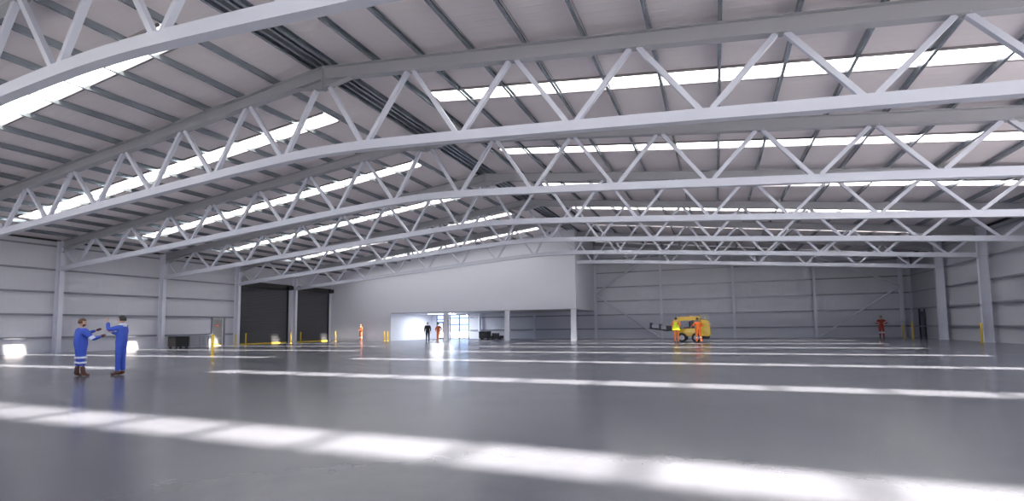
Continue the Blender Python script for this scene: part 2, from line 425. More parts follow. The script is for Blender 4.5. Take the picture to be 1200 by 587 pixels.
# white upper storey on posts
BX = -12.08; BZ = 2.92; RX = -32.5
m = MB()
pf = [(WL+.01, BZ), (BX, BZ), (BX, zroof(BX)-.03), (XA, zroof(XA)-.03), (WL+.01, zroof(WL)-.03)]
m.prism(pf, 'y', YW, YW+.12)
m.box(BX-.12, BX, YW+.12, YG-.02, BZ, zroof(BX)-.03)
m.box(RX, BX-.12, YW+.12, WG-.01, BZ, BZ+.15)
struct(m.build('wall_partition', 'white'))
m = MB(); m.box(WL+.01, RX, YW+.003, YW+.12, 0, BZ-.001); m.box(RX-.12, RX, YW+.12, WG-.01, 0, BZ-.001)
struct(m.build('wall_recess', 'white'))
struct(MB().box(RX, BX, YW-.004, YW-.001, BZ, BZ+.03).build('trim_3', 'frame_dark'))
def spost(x, label):
    r = empty('storey_post', (x, YW+.14, 0)); tag(r, label, 'post', 'posts under the white upper storey')
    m = MB(); m.box(-.26, .26, -.13, .13, .015, BZ-.002); m.build('shaft', 'white', r, bevel=.012)
    MB().box(-.3, .3, -.17, .17, 0, .018).build('base_plate', 'post', r)
spost(-25.85, 'thick white post under the upper storey between door and glazed entrance')
spost(-19.03, 'white post under the upper storey at mid width')
spost(BX-.27, 'white post under the right corner of the upper storey')

r = empty('ceiling_light', (-28.95, 49.9, BZ)); tag(r, 'bright recessed ceiling light panel under the white storey by the glazed entrance', 'light')
MB().box(-1.5, 1.5, -.75, .75, -.03, -.001).build('light_frame', 'trim', r); MB().box(-1.43, 1.43, -.68, .68, -.036, -.03).build('diffuser', 'lamp', r)
# glazing in the gable
def glazing(name, x0, x1, nx, zs, door=False):
    r = empty(name, ((x0+x1)/2, WG, 0)); struct(r); w = (x1-x0)/2
    f = MB(); f.box(-w, -w+.06, -.05, .08, 0, WZ); f.box(w-.06, w, -.05, .08, 0, WZ); f.box(-w, w, -.05, .08, WZ-.06, WZ); f.box(-w, w, -.05, .08, 0, .1)
    for z in zs: f.box(-w, w, -.04, .07, z-.045, z+.045)
    for i in range(1, nx):
        x = -w+2*w*i/nx; f.box(x-.05, x+.05, -.04, .07, 0, zs[-1] if door else WZ)
    f.build('window_frame', 'frame_dark', r)
    MB().box(-w+.02, w-.02, .02, .03, .05, WZ-.02).build('glass_pane', 'glass', r)
    return r
g1 = glazing('window_1', W1[0], W1[1], 1, [2.0, 2.35])
d = MB(); d.box(-.5, -.42, -.07, -.045, .05, 1.97); d.box(.30, .40, -.07, -.045, .05, 1.97); d.box(-.5, .40, -.07, -.045, 1.89, 1.97); d.box(-.5, .4, -.07, -.045, .05, .14)
d.build('door_leaf', 'frame_dark', g1)
glazing('window_2', W2[0], W2[1], 2, [1.0, 1.7, 2.45])

# roller doors
def roller(idx, y0, y1):
    r = empty(f'door_{idx}', (WL, (y0+y1)/2, 0)); struct(r); w = (y1-y0)/2
    prof = [(-.05, .1)]; z = .1; n = 44; st = (DZ-.1)/n
    for i in range(n):
        prof += [(.0, z+.012), (.03, z+st*.4), (.03, z+st*.7), (.0, z+st-.006)]; z += st
    prof += [(-.05, DZ)]
    m = MB(); m.prism(prof, 'y', -w, w); m.build('curtain', 'dark_door', r)
    for s in (-1, 1): MB().box(.0, .12, s*w-(.0 if s < 0 else .14), s*w+(.14 if s < 0 else .0), .0, DZ).build('guide_rail', 'black', r)
    MB().box(-.02, .06, -w+.15, w-.15, .0, .11).build('bottom_rail', 'yellow', r)
    m = MB(); m.box(.005, .42, -w-.05, w+.1, DZ-.02, DZ+.48); m.build('roll_housing', 'black', r, bevel=.03)
    MB().box(.43, .72, w-.45, w+.05, DZ+.0, DZ+.4).build('motor_box', 'black', r, bevel=.02)
roller(1, *D1); roller(2, *D2)
# exit door
r = empty('door_3', (WL, (ED[0]+ED[1])/2, 0)); struct(r); w = (ED[1]-ED[0])/2
MB().box(-.06, -.01, -w, w, .02, ED[2]).build('door_leaf', 'grey_door', r)
m = MB(); m.box(-.02, .03, -w-.05, -w, 0, ED[2]+.05); m.box(-.02, .03, w, w+.05, 0, ED[2]+.05); m.box(-.02, .03, -w, w, ED[2], ED[2]+.05); m.build('door_frame', 'trim', r)
m = MB()
for s in (-1, 1): m.box(.03, .17, s*(w+.14)-.04, s*(w+.14)+.04, 0, 2.44)
m.build('jamb_post', 'girt', r)
sg = MB().box(-.008, .0, -.16, .16, 1.68, 1.86).build('door_sign', 'sign_red', r); MB().box(.0, .003, -.1, .1, 1.76, 1.79).build('sign_mark', 'sign_white', sg)
MB().tube((.0, w-.12, 1.02), (.05, w-.12, 1.02), .02).build('door_handle', 'trim', r)
MB().box(-.008, .0, -w+.05, w-.05, .05, .17).build('kick_plate', 'yellow', r)

# dark side door in the far right corner
r = empty('door_4', (WR, 51.1, 0)); struct(r)
MB().box(-.06, -.01, -.5, .5, .02, 2.1).build('door_leaf', 'frame_grey', r)
m = MB(); m.box(-.17, -.06, -.62, -.52, 0, 2.42); m.box(-.17, -.06, .52, .62, 0, 2.42); m.box(-.10, -.06, -.5, .5, 2.1, 2.2); m.build('door_frame', 'frame_dark', r)
MB().tube((-.06, .38, 1.02), (-.11, .38, 1.02), .02).build('door_handle', 'trim', r)

# ------------------------------------------------------------------ bollards
def bollard(x, y, h, label, m='yellow', rr=.055, grp='yellow safety bollards'):
    r = empty('safety_bollard', (x, y, 0)); tag(r, label, 'bollard', grp)
    MB().lathe([(0, h+.03), (rr*.6, h+.022), (rr, h-.02), (rr, .015), (0, .015)], 16).build('post', m, r, smooth=True)
    MB().lathe([(0, .018), (.11, .018), (.11, 0), (0, 0)], 16).build('base_plate', m, r)
bollard(-24.75, 18.95, 1.1, 'tall pale yellow bollard standing forward of the exit door', rr=.06)
bollard(-38.95, 31.9, 1.0, 'yellow bollard just right of the exit door')
bollard(-38.95, 32.95, 1.05, 'yellow bollard at the left edge of the first roller door')
bollard(-38.95, 38.02, 1.05, 'yellow bollard at the right edge of the first roller door')
bollard(-38.95, 39.25, 1.05, 'yellow bollard at the left edge of the second roller door')
bollard(-38.95, 44.2, 1.05, 'yellow bollard at the right edge of the second roller door')
bollard(-32.95, 44.75, 1.0, 'left of two yellow bollards at the bright recess corner')
bollard(-32.55, 44.75, 1.0, 'right of two yellow bollards at the bright recess corner')
bollard(14.95, 51.6, 1.1, 'dim yellow bollard left of the far corner post')
bollard(15.1, 50.0, 1.3, 'yellow bollard right of the far corner post')
bollard(15.25, YF(5)-.55, 1.2, 'yellow bollard beside the right wall column nearest the edge')

# ------------------------------------------------------------------ crates along the left wall and dark equipment at the back
r = empty('storage_crate', (-38.75, 26.85, 0), 0); tag(r, 'black plastic crate with slatted sides against the left wall', 'crate')
m = MB()
m.box(-.42, .42, -.5, .5, .12, .17)
for s in (-1, 1):
    m.box(-.42, .42, s*.5-.03, s*.5+.03, .12, .86); m.box(s*.42-.03, s*.42+.03, -.5, .5, .12, .86)
m.build('bin', 'black', r, bevel=.01)
for s in (-1, 1):
    for i in range(5):
        m = MB(); m.box(s*.45, s*.475, -.5, .5, .22+.13*i, .27+.13*i) if False else m.box(-.44, .44, s*.53, s*.555, .22+.13*i, .27+.13*i); m.build('slat', 'black', r)
for a in (-1, 1):
    for b in (-1, 1): MB().box(a*.33-.07, a*.33+.07, b*.4-.07, b*.4+.07, 0, .12).build('foot', 'black', r)
MB().box(-.46, .46, -.54, .54, .86, .90).build('lid', 'black', r, bevel=.01)
r = empty('wire_cage', (-39.2, 28.5, 0)); tag(r, 'low grey wire mesh stillage cage right of the black crate', 'cage')
m = MB()
for a in (-1, 1):
    for b in (-1, 1): m.box(a*.5-.03, a*.5+.03, b*.75-.03, b*.75+.03, 0, .88)
for z in (.12, .84):
    for s in (-1, 1): m.box(-.5, .5, s*.75-.025, s*.75+.025, z, z+.05); m.box(s*.5-.025, s*.5+.025, -.75, .75, z, z+.05)
m.build('cage_frame', 'crate_grey', r)
MB().box(-.5, .5, -.75, .75, .1, .13).build('deck', 'crate_grey', r)
m = MB()
for s in (-1, 1):
    for i in range(1, 20): y = -.75+1.5*i/20; m.box(s*.5-.012, s*.5+.012, y-.012, y+.012, .14, .84)
    for i in range(1, 9): x = -.5+i/9; m.box(x-.008, x+.008, s*.75-.008, s*.75+.008, .14, .84)
    for i in range(1, 5): z = .14+.14*i; m.box(s*.5-.008, s*.5+.008, -.75, .75, z-.006, z+.006); m.box(-.5, .5, s*.75-.008, s*.75+.008, z-.006, z+.006)
m.build('wire_mesh', 'crate_grey', r)

r = empty('equipment_box', (-24.3, 51.4, 0)); tag(r, 'squat black equipment box on the floor under the white storey', 'box')
MB().box(-.62, .55, -.4, .4, .08, .78).build('body', 'black', r, bevel=.02); MB().box(-.64, .57, -.42, .42, .78, .86).build('lid', 'black', r, bevel=.015)
for a in (-1, 1): MB().box(a*.4-.05, a*.4+.05, -.35, .35, 0, .08).build('skid', 'black', r)
MB().box(-.2, .15, -.43, -.40, .5, .55).build('handle', 'dark_door', r)
r = empty('equipment_box', (-22.95, 51.4, 0)); tag(r, 'low dark equipment box with raised back, right of the squat black one', 'box')
MB().box(-.5, .75, -.4, .4, .06, .38).build('body', 'black', r, bevel=.02); MB().box(-.5, .2, -.1, .4, .38, .68).build('raised_back', 'dark_door', r, bevel=.02)
for a in (-1, 1): MB().box(a*.4-.05, a*.4+.05, -.35, .35, 0, .06).build('skid', 'black', r)

# ------------------------------------------------------------------ yellow service machine
def machine(loc, rz):
    r = empty('service_machine', loc, rz)
    tag(r, 'small yellow wheeled service machine with rounded clear canopy and dark boom', 'vehicle')
    W = .72
    # lower chassis body: side profile extruded across
    low = [(-1.32, .42), (-1.32, .80), (-1.15, 1.0), (.62, 1.08), (.62, .42), (.30, .42), (.26, .62), (.08, .74), (-.10, .62), (-.14, .42), (-.42, .42), (-.46, .62), (-.76, .80), (-1.06, .62), (-1.10, .42)]
    low = [(-1.34, .45), (-1.34, .82), (-1.15, 1.02), (.60, 1.08), (.60, .45)]
    MB().prism(low, 'y', -W+.16, W-.16).build('chassis', 'veh_yellow', r, bevel=.02)
    for s in (-1, 1):
        y0, y1 = sorted((s*(W-.16), s*W))
        arch = [(-1.34, .52), (-1.34, .82), (-1.15, 1.02), (.60, 1.08), (.60, .74), (.50, .78), (.36, .76), (.18, .60), (.10, .45), (-.34, .45), (-.40, .60), (-.56, .74), (-.76, .79), (-.96, .74), (-1.12, .60)]
        MB().prism(arch, 'y', y0, y1).build('side_panel', 'veh_yellow', r)
    rear = [(.60, .50), (.60, 1.62), (.72, 1.72), (1.14, 1.66), (1.24, 1.50), (1.34, .52), (1.10, .42)]
    MB().prism(rear, 'y', -W, W).build('engine_cover', 'veh_yellow', r, bevel=.025)
    MB().box(.62, 1.22, -W+.08, W-.08, .26, .44).build('rear_bumper', 'veh_dark', r, bevel=.02)
    for s in (-1, 1):
        y0, y1 = sorted((s*W, s*(W-.14)))
        rf = [(-1.46, 1.0), (-1.44, 1.56), (-1.30, 1.78), (-.95, 1.94), (.60, 1.96), (.60, 1.66), (-.85, 1.66), (-1.05, 1.58), (-1.14, 1.42), (-1.12, 1.0)]
        MB().prism(rf, 'y', y0, y1).build('cab_arch', 'veh_yellow', r)
    MB().prism([(-.98, 1.90), (-.95, 1.94), (.58, 1.96), (.58, 1.90)], 'y', -W+.14, W-.14).build('roof_panel', 'veh_yellow', r)
    MB().box(-.03, .03, -W+.02, W-.02, 1.0, 1.7).build('cab_pillar', 'veh_dark', r)
    MB().box(-.62, -.2, -.3, .3, 1.03, 1.16).build('seat', 'veh_dark', r, bevel=.03)
    MB().box(-.24, -.14, -.28, .28, 1.16, 1.6).build('seat_back', 'veh_dark', r, bevel=.03)
    MB().tube((-.95, 0, 1.0), (-.78, 0, 1.35), .02).build('steering_column', 'veh_dark', r)
    # round clear canopy with hoops
    m = MB(); n = 20; prof = [(.55*math.cos(a), .52*math.sin(a)) for a in [PI/2*i/8 for i in range(9)]]
    m.lathe(prof, 24, (.70, 0, 1.64)); m.build('canopy', 'dome_glass', r, smooth=True)
    for a in (0, PI/3, 2*PI/3):
        f = MB(); pts = [(.70+.56*math.cos(q)*math.cos(a), .56*math.cos(q)*math.sin(a), 1.64+.53*math.sin(q)) for q in [PI*i/14 for i in range(15)]]
        for p, q in zip(pts, pts[1:]): f.tube(p, q, .014, n=6)
        f.build('canopy_hoop', 'hub', r)
    for x, rad in ((-.76, .35), (.30, .35)):
        for s in (-1, 1):
            wh = MB(); y0 = s*(W+.03)
            prof = [(.20, -.11), (rad-.04, -.11), (rad, -.07), (rad, .07), (rad-.04, .11), (.20, .11), (.20, -.11)]
            wh.lathe(prof, 28); o = wh.build('wheel', 'tyre', r, smooth=False); o.location = (x, s*(W-.06), rad); o.rotation_euler = (PI/2, 0, 0)
            hb = MB(); hb.lathe([(0, .10), (.05, .10), (.06, .06), (.17, .05), (.2, .09), (.2, -.09), (.17, -.05), (.06, -.06), (.05, -.10), (0, -.10)], 24); hb.build('hub', 'hub', o)
    # dark boom with rungs reaching left
    MB().box(-1.95, -1.36, -.35, .35, .86, 1.28).build('boom_mount', 'veh_dark', r, bevel=.02)
    bm = MB()
    for s in (-1, 1):
        bm.beam((-1.8, s*.36, .88), (-3.2, s*.36, 1.10), .05, .12, up=(0, 0, 1))
    for x, z in ((-3.15, 1.09), (-2.8, 1.02)): bm.beam((x, -.36, z), (x, .36, z), .05)
    b = bm.build('boom', 'veh_dark', r)
    for x, z0, w in ((-3.13, 1.12, .15), (-2.42, 1.0, .17)):
        MB().box(x-w/2, x+w/2, -.38, .38, z0, z0+.42).build('upright', 'veh_dark', b)
    MB().box(-3.04, -2.52, -.37, .37, 1.10, 1.40).build('load_tray', 'girt', b)
    MB().box(-2.32, -1.96, -.37, .37, 1.0, 1.34).build('load_tray', 'girt', b)
    MB().tube((-.1, -.2, 1.96), (-.1, -.2, 2.06), .05).build('beacon', 'lamp_amber', r)
    MB().tube((-1.0, .3, 1.95), (-1.0, .3, 2.04), .03).build('roof_lamp', 'veh_dark', r)
    MB().box(1.26, 1.36, -W-.12, -W+.02, 1.30, 1.42).build('mirror', 'whitecap', r)
    MB().box(1.30, 1.345, -.5, .5, .50, .56).build('reflective_strip', 'sign_white', r)
    return r
machine((-1.70, 41.2, 0), math.radians(-2))

# ------------------------------------------------------------------ people
def skin_mesh(name, pts, edges, sub=2):
    me = bpy.data.meshes.new(name); me.from_pydata([p[:3] for p in pts], edges, []); o = bpy.data.objects.new(name, me); C.objects.link(o)
    md = o.modifiers.new('s', 'SKIN'); md.use_smooth_shade = True; md.branch_smoothing = .4
    for i, p in enumerate(pts):
        sv = me.skin_vertices[0].data[i]; rr = p[3]; sv.radius = rr if isinstance(rr, tuple) else (rr, rr); sv.use_root = (i == 0)
    sb = o.modifiers.new('b', 'SUBSURF'); sb.levels = sub; sb.render_levels = sub
    bpy.context.view_layer.update()
    dg = bpy.context.evaluated_depsgraph_get(); me2 = bpy.data.meshes.new_from_object(o.evaluated_get(dg)); bpy.data.objects.remove(o); bpy.data.meshes.remove(me)
    return me2

def head_geo(bm, c, R, h, mats):
    """egg shaped head with nose, ears, brow, eyes and mouth, local +y is the face"""
    res = bmesh.ops.create_uvsphere(bm, u_segments=24, v_segments=18, radius=1)
    vs = res['verts']
    for v in vs:
        x, y, z = v.co
        jaw = 1-.28*max(0, -z-.1); face = .0
        X_, Y_, Z_ = x*.076*h*jaw, y*.096*h*(1-.12*max(0, -z)*(1 if y < 0 else .2)), z*.122*h
        if y > .75 and abs(x) < .28 and -.45 < z < .18: Y_ += .020*h*(1-abs(x)/.28)*(.4+.6*min(1, (.2-z)/.5))
        if y > .55 and .12 < z < .30 and abs(x) < .6: Y_ += .005*h
        if y > .5 and .28 > abs(x) and z < -.75: Y_ += .012*h
        v.co = Vector((X_, Y_, Z_))
    def blob(p, s, mi):
        r2 = bmesh.ops.create_uvsphere(bm, u_segments=8, v_segments=6, radius=1)
        for v in r2['verts']: v.co = Vector((v.co.x*s[0]+p[0], v.co.y*s[1]+p[1], v.co.z*s[2]+p[2]))
        for f in {f for v in r2['verts'] for f in v.link_faces}: f.material_index = mi
        return r2['verts']
    allv = list(vs)
    for s in (-1, 1):
        allv += blob((s*.030*h, .085*h, .012*h), (.013*h, .008*h, .007*h), 1)
        allv += blob((s*.078*h, -.004*h, -.005*h), (.010*h, .018*h, .030*h), 0)
    allv += blob((0, .088*h, -.058*h), (.022*h, .008*h, .006*h), 2)
    for v in allv: v.co = R @ v.co + c

def person(name, loc, rz, H, label, J, top, legs, boots, hair, gloves=None, cap=None, bands=(), vest=None, collar=None, beard=False, stout=1., group=None, headrot=(0, 0)):
    """J: joints for a 1.75 m figure; x right, y forward, z up"""
    k = H/1.75
    r = empty(name, loc, rz); tag(r, label, 'person', group)
    P = {n: Vector(v)*k for n, v in J.items()}
    S = stout*k
    base = [('pelvis', (.115*S, .09*S)), ('belly', (.11*S, .09*S)), ('chest', (.125*S, .09*S)), ('neckb', (.07*k, .065*k)), ('neck', (.05*k, .052*k))]
    pts = []; idx = {}; ed = []
    def add(n, p, rad, prev=None):
        idx[n] = len(pts); pts.append((p.x, p.y, p.z, rad))
        if prev is not None: ed.append((idx[prev], idx[n]))
    prev = None
    for n, rad in base: add(n, P[n], rad, prev); prev = n
    for s in 'LR':
        add('hip'+s, P['hip'+s], .09*S, 'pelvis'); add('knee'+s, P['knee'+s], .058*k, 'hip'+s)
        mid = P['knee'+s].lerp(P['ank'+s], .3)+Vector((0, -.012*k, 0)); add('calf'+s, mid, .055*k, 'knee'+s)
        add('ank'+s, P['ank'+s], .038*k, 'calf'+s); add('toe'+s, P['toe'+s], .033*k, 'ank'+s)
        add('sh'+s, P['sh'+s], .062*k, 'chest'); add('el'+s, P['el'+s], .042*k, 'sh'+s)
        add('wr'+s, P['wr'+s], .026*k, 'el'+s)
        hd = (P['wr'+s]-P['el'+s]).normalized(); hd = hd.lerp(P['hand'+s].normalized(), .5).normalized() if P['hand'+s].length else hd
        palm = P['wr'+s]+hd*.07*k; add('palm'+s, palm, (.034*k, .018*k), 'wr'+s)
    body = skin_mesh('body', pts, ed, 2)
    bm = bmesh.new(); bm.from_mesh(body)
    # fingers: short tapering chains rooted inside the palm
    for s in 'LR':
        hd = (P['wr'+s]-P['el'+s]).normalized(); hd = hd.lerp(P['hand'+s].normalized(), .5).normalized() if P['hand'+s].length else hd
        side = hd.cross(Vector((0, 0, 1)));  side = side.normalized() if side.length > .1 else Vector((1, 0, 0)); nrm = side.cross(hd)
        palm = P['wr'+s]+hd*.08*k
        fing = [(-.027, .062), (-.009, .074), (.009, .070), (.026, .054)]
        if s == 'R': sg = 1
        else: sg = -1
        chains = [(palm+side*(a*k)+hd*.01*k, l*k, hd, .0085*k) for a, l in fing]+[(P['wr'+s]+hd*.035*k+side*sg*.028*k, .055*k, (hd+side*sg*1.0).normalized(), .010*k)]
        for p0, l, d, rad in chains:
            a = p0; dirs = d
            for q in range(3):
                b_ = a+dirs*l*(.42, .33, .25)[q]; dirs = (dirs-nrm*.38).normalized()
                ax = (b_-a).normalized(); u = ax.orthogonal().normalized(); w_ = ax.cross(u); n = 6
                ra, rb = rad*(1-.12*q), rad*(1-.12*(q+1))
                va = [bm.verts.new(a+(u*math.cos(2*PI*i/n)+w_*math.sin(2*PI*i/n))*ra) for i in range(n)]
                vb = [bm.verts.new(b_+(u*math.cos(2*PI*i/n)+w_*math.sin(2*PI*i/n))*rb) for i in range(n)]
                for i in range(n): bm.faces.new((va[i], va[(i+1) % n], vb[(i+1) % n], vb[i]))
                bm.faces.new(vb)
                a = b_
    hr = Matrix.Rotation(math.radians(headrot[0]), 3, 'Z') @ Matrix.Rotation(math.radians(headrot[1]), 3, 'X')
    hc = P['neck']+Vector((0, .015*k, .125*k))
    head_geo(bm, hc, hr, k, None)
    bmesh.ops.recalc_face_normals(bm, faces=bm.faces); bm.to_mesh(body); bm.free()
    for p in body.polygons: p.use_smooth = True
    body.materials.append(M['skin']); body.materials.append(M['eye']); body.materials.append(M['lip'])
    bo = bpy.data.objects.new('body', body); C.objects.link(bo); bo.parent = r
    def garment(nm, mt, plist, el, sub=2):
        me = skin_mesh(nm, plist, el, sub); me.materials.clear(); me.materials.append(M[mt])
        for p in me.polygons: p.use_smooth = True
        o = bpy.data.objects.new(nm, me); C.objects.link(o); o.parent = r; return o
    g = .020*k
    def q(n, rad): v = P[n]; return (v.x, v.y, v.z, rad)
    one = legs == top
    up_lerp = .46 if boots == 'tall' else .04
    def sleeves(tp, te, chest):
        for s in 'LR':
            i = len(tp); w = P['wr'+s].lerp(P['el'+s], .06)
            tp += [q('sh'+s, .088*S), q('el'+s, .064*k), (w.x, w.y, w.z, .046*k)]; te += [(chest, i), (i, i+1), (i+1, i+2)]
    def legs_(lp, le, pel):
        for s in 'LR':
            i = len(lp); kn = P['knee'+s]; an = P['ank'+s].lerp(P['knee'+s], up_lerp)
            lp += [q('hip'+s, .108*S), (kn.x, kn.y, kn.z, .074*k), (an.x, an.y, an.z, .066*k)]; le += [(pel, i), (i, i+1), (i+1, i+2)]
    torso = [q('belly', (.150*S, .130*S)), q('chest', (.170*S, .135*S)), q('neckb', (.085*k, .08*k))]
    if one:
        tp = [q('pelvis', (.150*S, .125*S))]+torso; te = [(0, 1), (1, 2), (2, 3)]
        sleeves(tp, te, 2); legs_(tp, te, 0); garment('coverall', top, tp, te)
    else:
        pl = P['pelvis']; tp = torso+[(pl.x, pl.y, pl.z+.05*k, (.150*S, .128*S))]; te = [(0, 1), (1, 2), (0, 3)]
        sleeves(tp, te, 1); garment('jacket', top, tp, te)
        lp = [q('pelvis', (.140*S, .118*S)), (pl.x, pl.y, pl.z+.10*k, (.130*S, .11*S))]; le = [(0, 1)]
        legs_(lp, le, 0); garment('trousers', legs, lp, le)
    for s in 'LR':
        a, t = P['ank'+s], P['toe'+s]; hgt = a.lerp(P['knee'+s], .64 if boots == 'tall' else .16); d = (t-a); d.z = 0; d = d.normalized() if d.length > .001 else Vector((0, 1, 0))
        heel = a-d*.035*k; ze = .036*k
        bp = [(a.x, a.y, a.z, .056*k), (hgt.x, hgt.y, hgt.z, (.078 if boots == 'tall' else .058)*k), (a.x+d.x*.07*k, a.y+d.y*.07*k, .047*k+a.z-.09*k, .05*k), (t.x+d.x*.03*k, t.y+d.y*.03*k, ze+a.z-.09*k, .042*k), (heel.x, heel.y, ze+.01*k+a.z-.09*k, .046*k)]
        o = garment('boot', 'boot' if boots != 'black' else 'blackcloth', bp, [(0, 1), (0, 2), (2, 3), (0, 4)])
        for v in o.data.vertices:
            if v.co.z < .004 and a.z < .2: v.co.z = .004
    if gloves:
        for s in 'LR':
            hd = (P['wr'+s]-P['el'+s]).normalized(); hd = hd.lerp(P['hand'+s].normalized(), .5).normalized() if P['hand'+s].length else hd
            w0 = P['wr'+s]; w1 = w0+hd*.07*k; w2 = w0+hd*.13*k; w3 = w0-hd*.04*k; side = hd.cross(Vector((0, 0, 1))); side = side.normalized() if side.length > .1 else Vector((1, 0, 0))
            th_ = w0+hd*.06*k+side*(.05*k if s == 'R' else -.05*k)
            garment('glove', gloves, [(w0.x, w0.y, w0.z, .042*k), (w1.x, w1.y, w1.z, (.060*k, .050*k)), (w2.x, w2.y, w2.z, (.055*k, .045*k)), (w3.x, w3.y, w3.z, .05*k), (th_.x, th_.y, th_.z, .018*k)], [(0, 1), (1, 2), (0, 3), (0, 4)])
    # hair or cap
    def shell(nm, mt, zlo, sc, front=.35, extra=None):
        b2 = bmesh.new(); bmesh.ops.create_uvsphere(b2, u_segments=20, v_segments=14, radius=1)
        dl = [v for v in b2.verts if v.co.z < zlo or (v.co.y > front and v.co.z < .42)]
        bmesh.ops.delete(b2, geom=dl, context='VERTS')
        for v in b2.verts: x, y, z = v.co; v.co = hr @ Vector((x*.080*sc*k, y*.100*sc*k-.003*k, z*.126*sc*k)) + hc
        if extra:
            pass
        me = bpy.data.meshes.new(nm); b2.to_mesh(me); b2.free(); me.materials.append(M[mt])
        for p in me.polygons: p.use_smooth = True
        o = bpy.data.objects.new(nm, me); C.objects.link(o); o.parent = r
        sd = o.modifiers.new('t', 'SOLIDIFY'); sd.thickness = .012*k; sd.offset = .6; return o
    if cap: shell('hard_hat', cap, .12, 1.12, 2.)
    if hair: shell('hair', hair, -.25, 1.03)
    if beard:
        b2 = bmesh.new(); bmesh.ops.create_uvsphere(b2, u_segments=20, v_segments=14, radius=1)
        bmesh.ops.delete(b2, geom=[v for v in b2.verts if v.co.z > -.30 or v.co.y < .05 or (abs(v.co.x) < .2 and v.co.z > -.42)], context='VERTS')
        for v in b2.verts: x, y, z = v.co; v.co = hr @ Vector((x*.078*k*(1-.2*max(0, -z-.1)), y*.112*k, z*.135*k)) + hc
        me = bpy.data.meshes.new('beard'); b2.to_mesh(me); b2.free(); me.materials.append(M[hair]); o = bpy.data.objects.new('beard', me); C.objects.link(o); o.parent = r
        sd = o.modifiers.new('t', 'SOLIDIFY'); sd.thickness = .012*k
    if collar:
        c0 = P['neckb']+Vector((0, 0, .02*k)); MB().lathe([(.066*k, .06*k), (.082*k, .055*k), (.115*k, -.045*k), (.075*k, -.05*k), (.066*k, .06*k)], 18, c0).build('collar', collar, r, smooth=True)
    for (a, b_, t, rad, hh) in bands:                         # reflective bands round limbs
        c = P[a].lerp(P[b_], t); d = (P[b_]-P[a]).normalized(); MB().tube(c-d*hh/2*k, c+d*hh/2*k, rad*k, n=18).build('reflective_band', 'reflect', r, smooth=False)
    if vest:
        vp = [q('belly', (.215*S, .180*S)), q('chest', (.265*S, .19*S)), q('neckb', (.10*k, .095*k)), q('pelvis', (.18*S, .16*S))]
        sl = P['shL'].lerp(P['chest'], .25); sr = P['shR'].lerp(P['chest'], .25)
        vp += [(sl.x, sl.y, sl.z, .09*k), (sr.x, sr.y, sr.z, .09*k)]
        garment('vest', vest, vp, [(0, 1), (1, 2), (0, 3), (1, 4), (1, 5)])
    return r

def joints(**kw):
    J = dict(pelvis=(0, 0, .96), belly=(0, .0, 1.12), chest=(0, -.01, 1.33), neckb=(0, -.01, 1.48), neck=(0, .0, 1.535),
             hipL=(-.10, 0, .90), hipR=(.10, 0, .90), kneeL=(-.11, .015, .50), kneeR=(.11, .015, .50), ankL=(-.12, 0, .09), ankR=(.12, 0, .09),
             toeL=(-.13, .14, .035), toeR=(.13, .14, .035), shL=(-.19, -.01, 1.43), shR=(.19, -.01, 1.43), elL=(-.24, -.02, 1.15), elR=(.24, -.02, 1.15),
             wrL=(-.24, .07, .92), wrR=(.24, .07, .92), handL=(0, 0, 0), handR=(0, 0, 0))
    J.update(kw); return J
def face(px, py_, qx, qy):                       # heading so that local +y points from p to q
    return math.atan2(qy-py_, qx-px)-PI/2
# view direction helpers: camera stands at the origin
# stout bearded man in blue, arms held out to the right of the picture
a1 = face(0, 0, .12, .93)
person('person', (-17.93, 9.47, 0), a1, 1.70, 'bearded person in blue coverall with brown gloves, both arms held out', joints(
    shL=(-.20, 0, 1.42), shR=(.20, 0, 1.42), elL=(-.30, .20, 1.30), wrL=(-.12, .44, 1.42), elR=(.32, .18, 1.14), wrR=(.24, .42, 1.23),
    ankL=(-.13, -.04, .09), toeL=(-.15, .10, .035), ankR=(.15, .03, .09), toeR=(.17, .17, .035), chest=(0, -.02, 1.32)),
    'blue', 'blue', 'tall', 'hair_brown', gloves='glove', beard=True, stout=1.34, headrot=(-40, 0),
    bands=[('hipL', 'kneeL', .80, .118, .06), ('hipR', 'kneeR', .80, .118, .06), ('kneeL', 'ankL', .20, .105, .055), ('kneeR', 'ankR', .20, .105, .055), ('shR', 'elR', .85, .078, .10), ('shL', 'elL', .85, .078, .08)])
a2 = face(0, 0, -.80, -.50)
person('person', (-17.08, 10.08, 0), a2, 1.78, 'person in blue coverall with white collar raising one hand to the head', joints(
    elL=(-.30, .20, 1.36), wrL=(-.16, .30, 1.60), handL=(.25, .2, .9), elR=(.22, .16, 1.20), wrR=(.06, .33, 1.30),
    ankL=(-.08, .03, .09), toeL=(-.09, .18, .035), ankR=(.08, -.03, .09), toeR=(.10, .11, .035), kneeL=(-.08, .03, .50), kneeR=(.09, .0, .50), hipL=(-.09, 0, .9), hipR=(.09, 0, .9)),
    'blue', 'blue', 'short', 'hair_black', collar='reflect', stout=1.06, headrot=(8, 0))
person('person', (-35.66, 44.3, 0), face(0, 0, -.3, -1), 1.80, 'person in orange coverall standing alone before the white partition', joints(wrL=(-.1, .16, 1.15), wrR=(.1, .16, 1.12), elL=(-.24, .02, 1.15), elR=(.24, .02, 1.15)),
    'orange_mid', 'orange_mid', 'short', 'hair_brown', bands=[('kneeL', 'ankL', .3, .09, .07), ('kneeR', 'ankR', .3, .09, .07)])
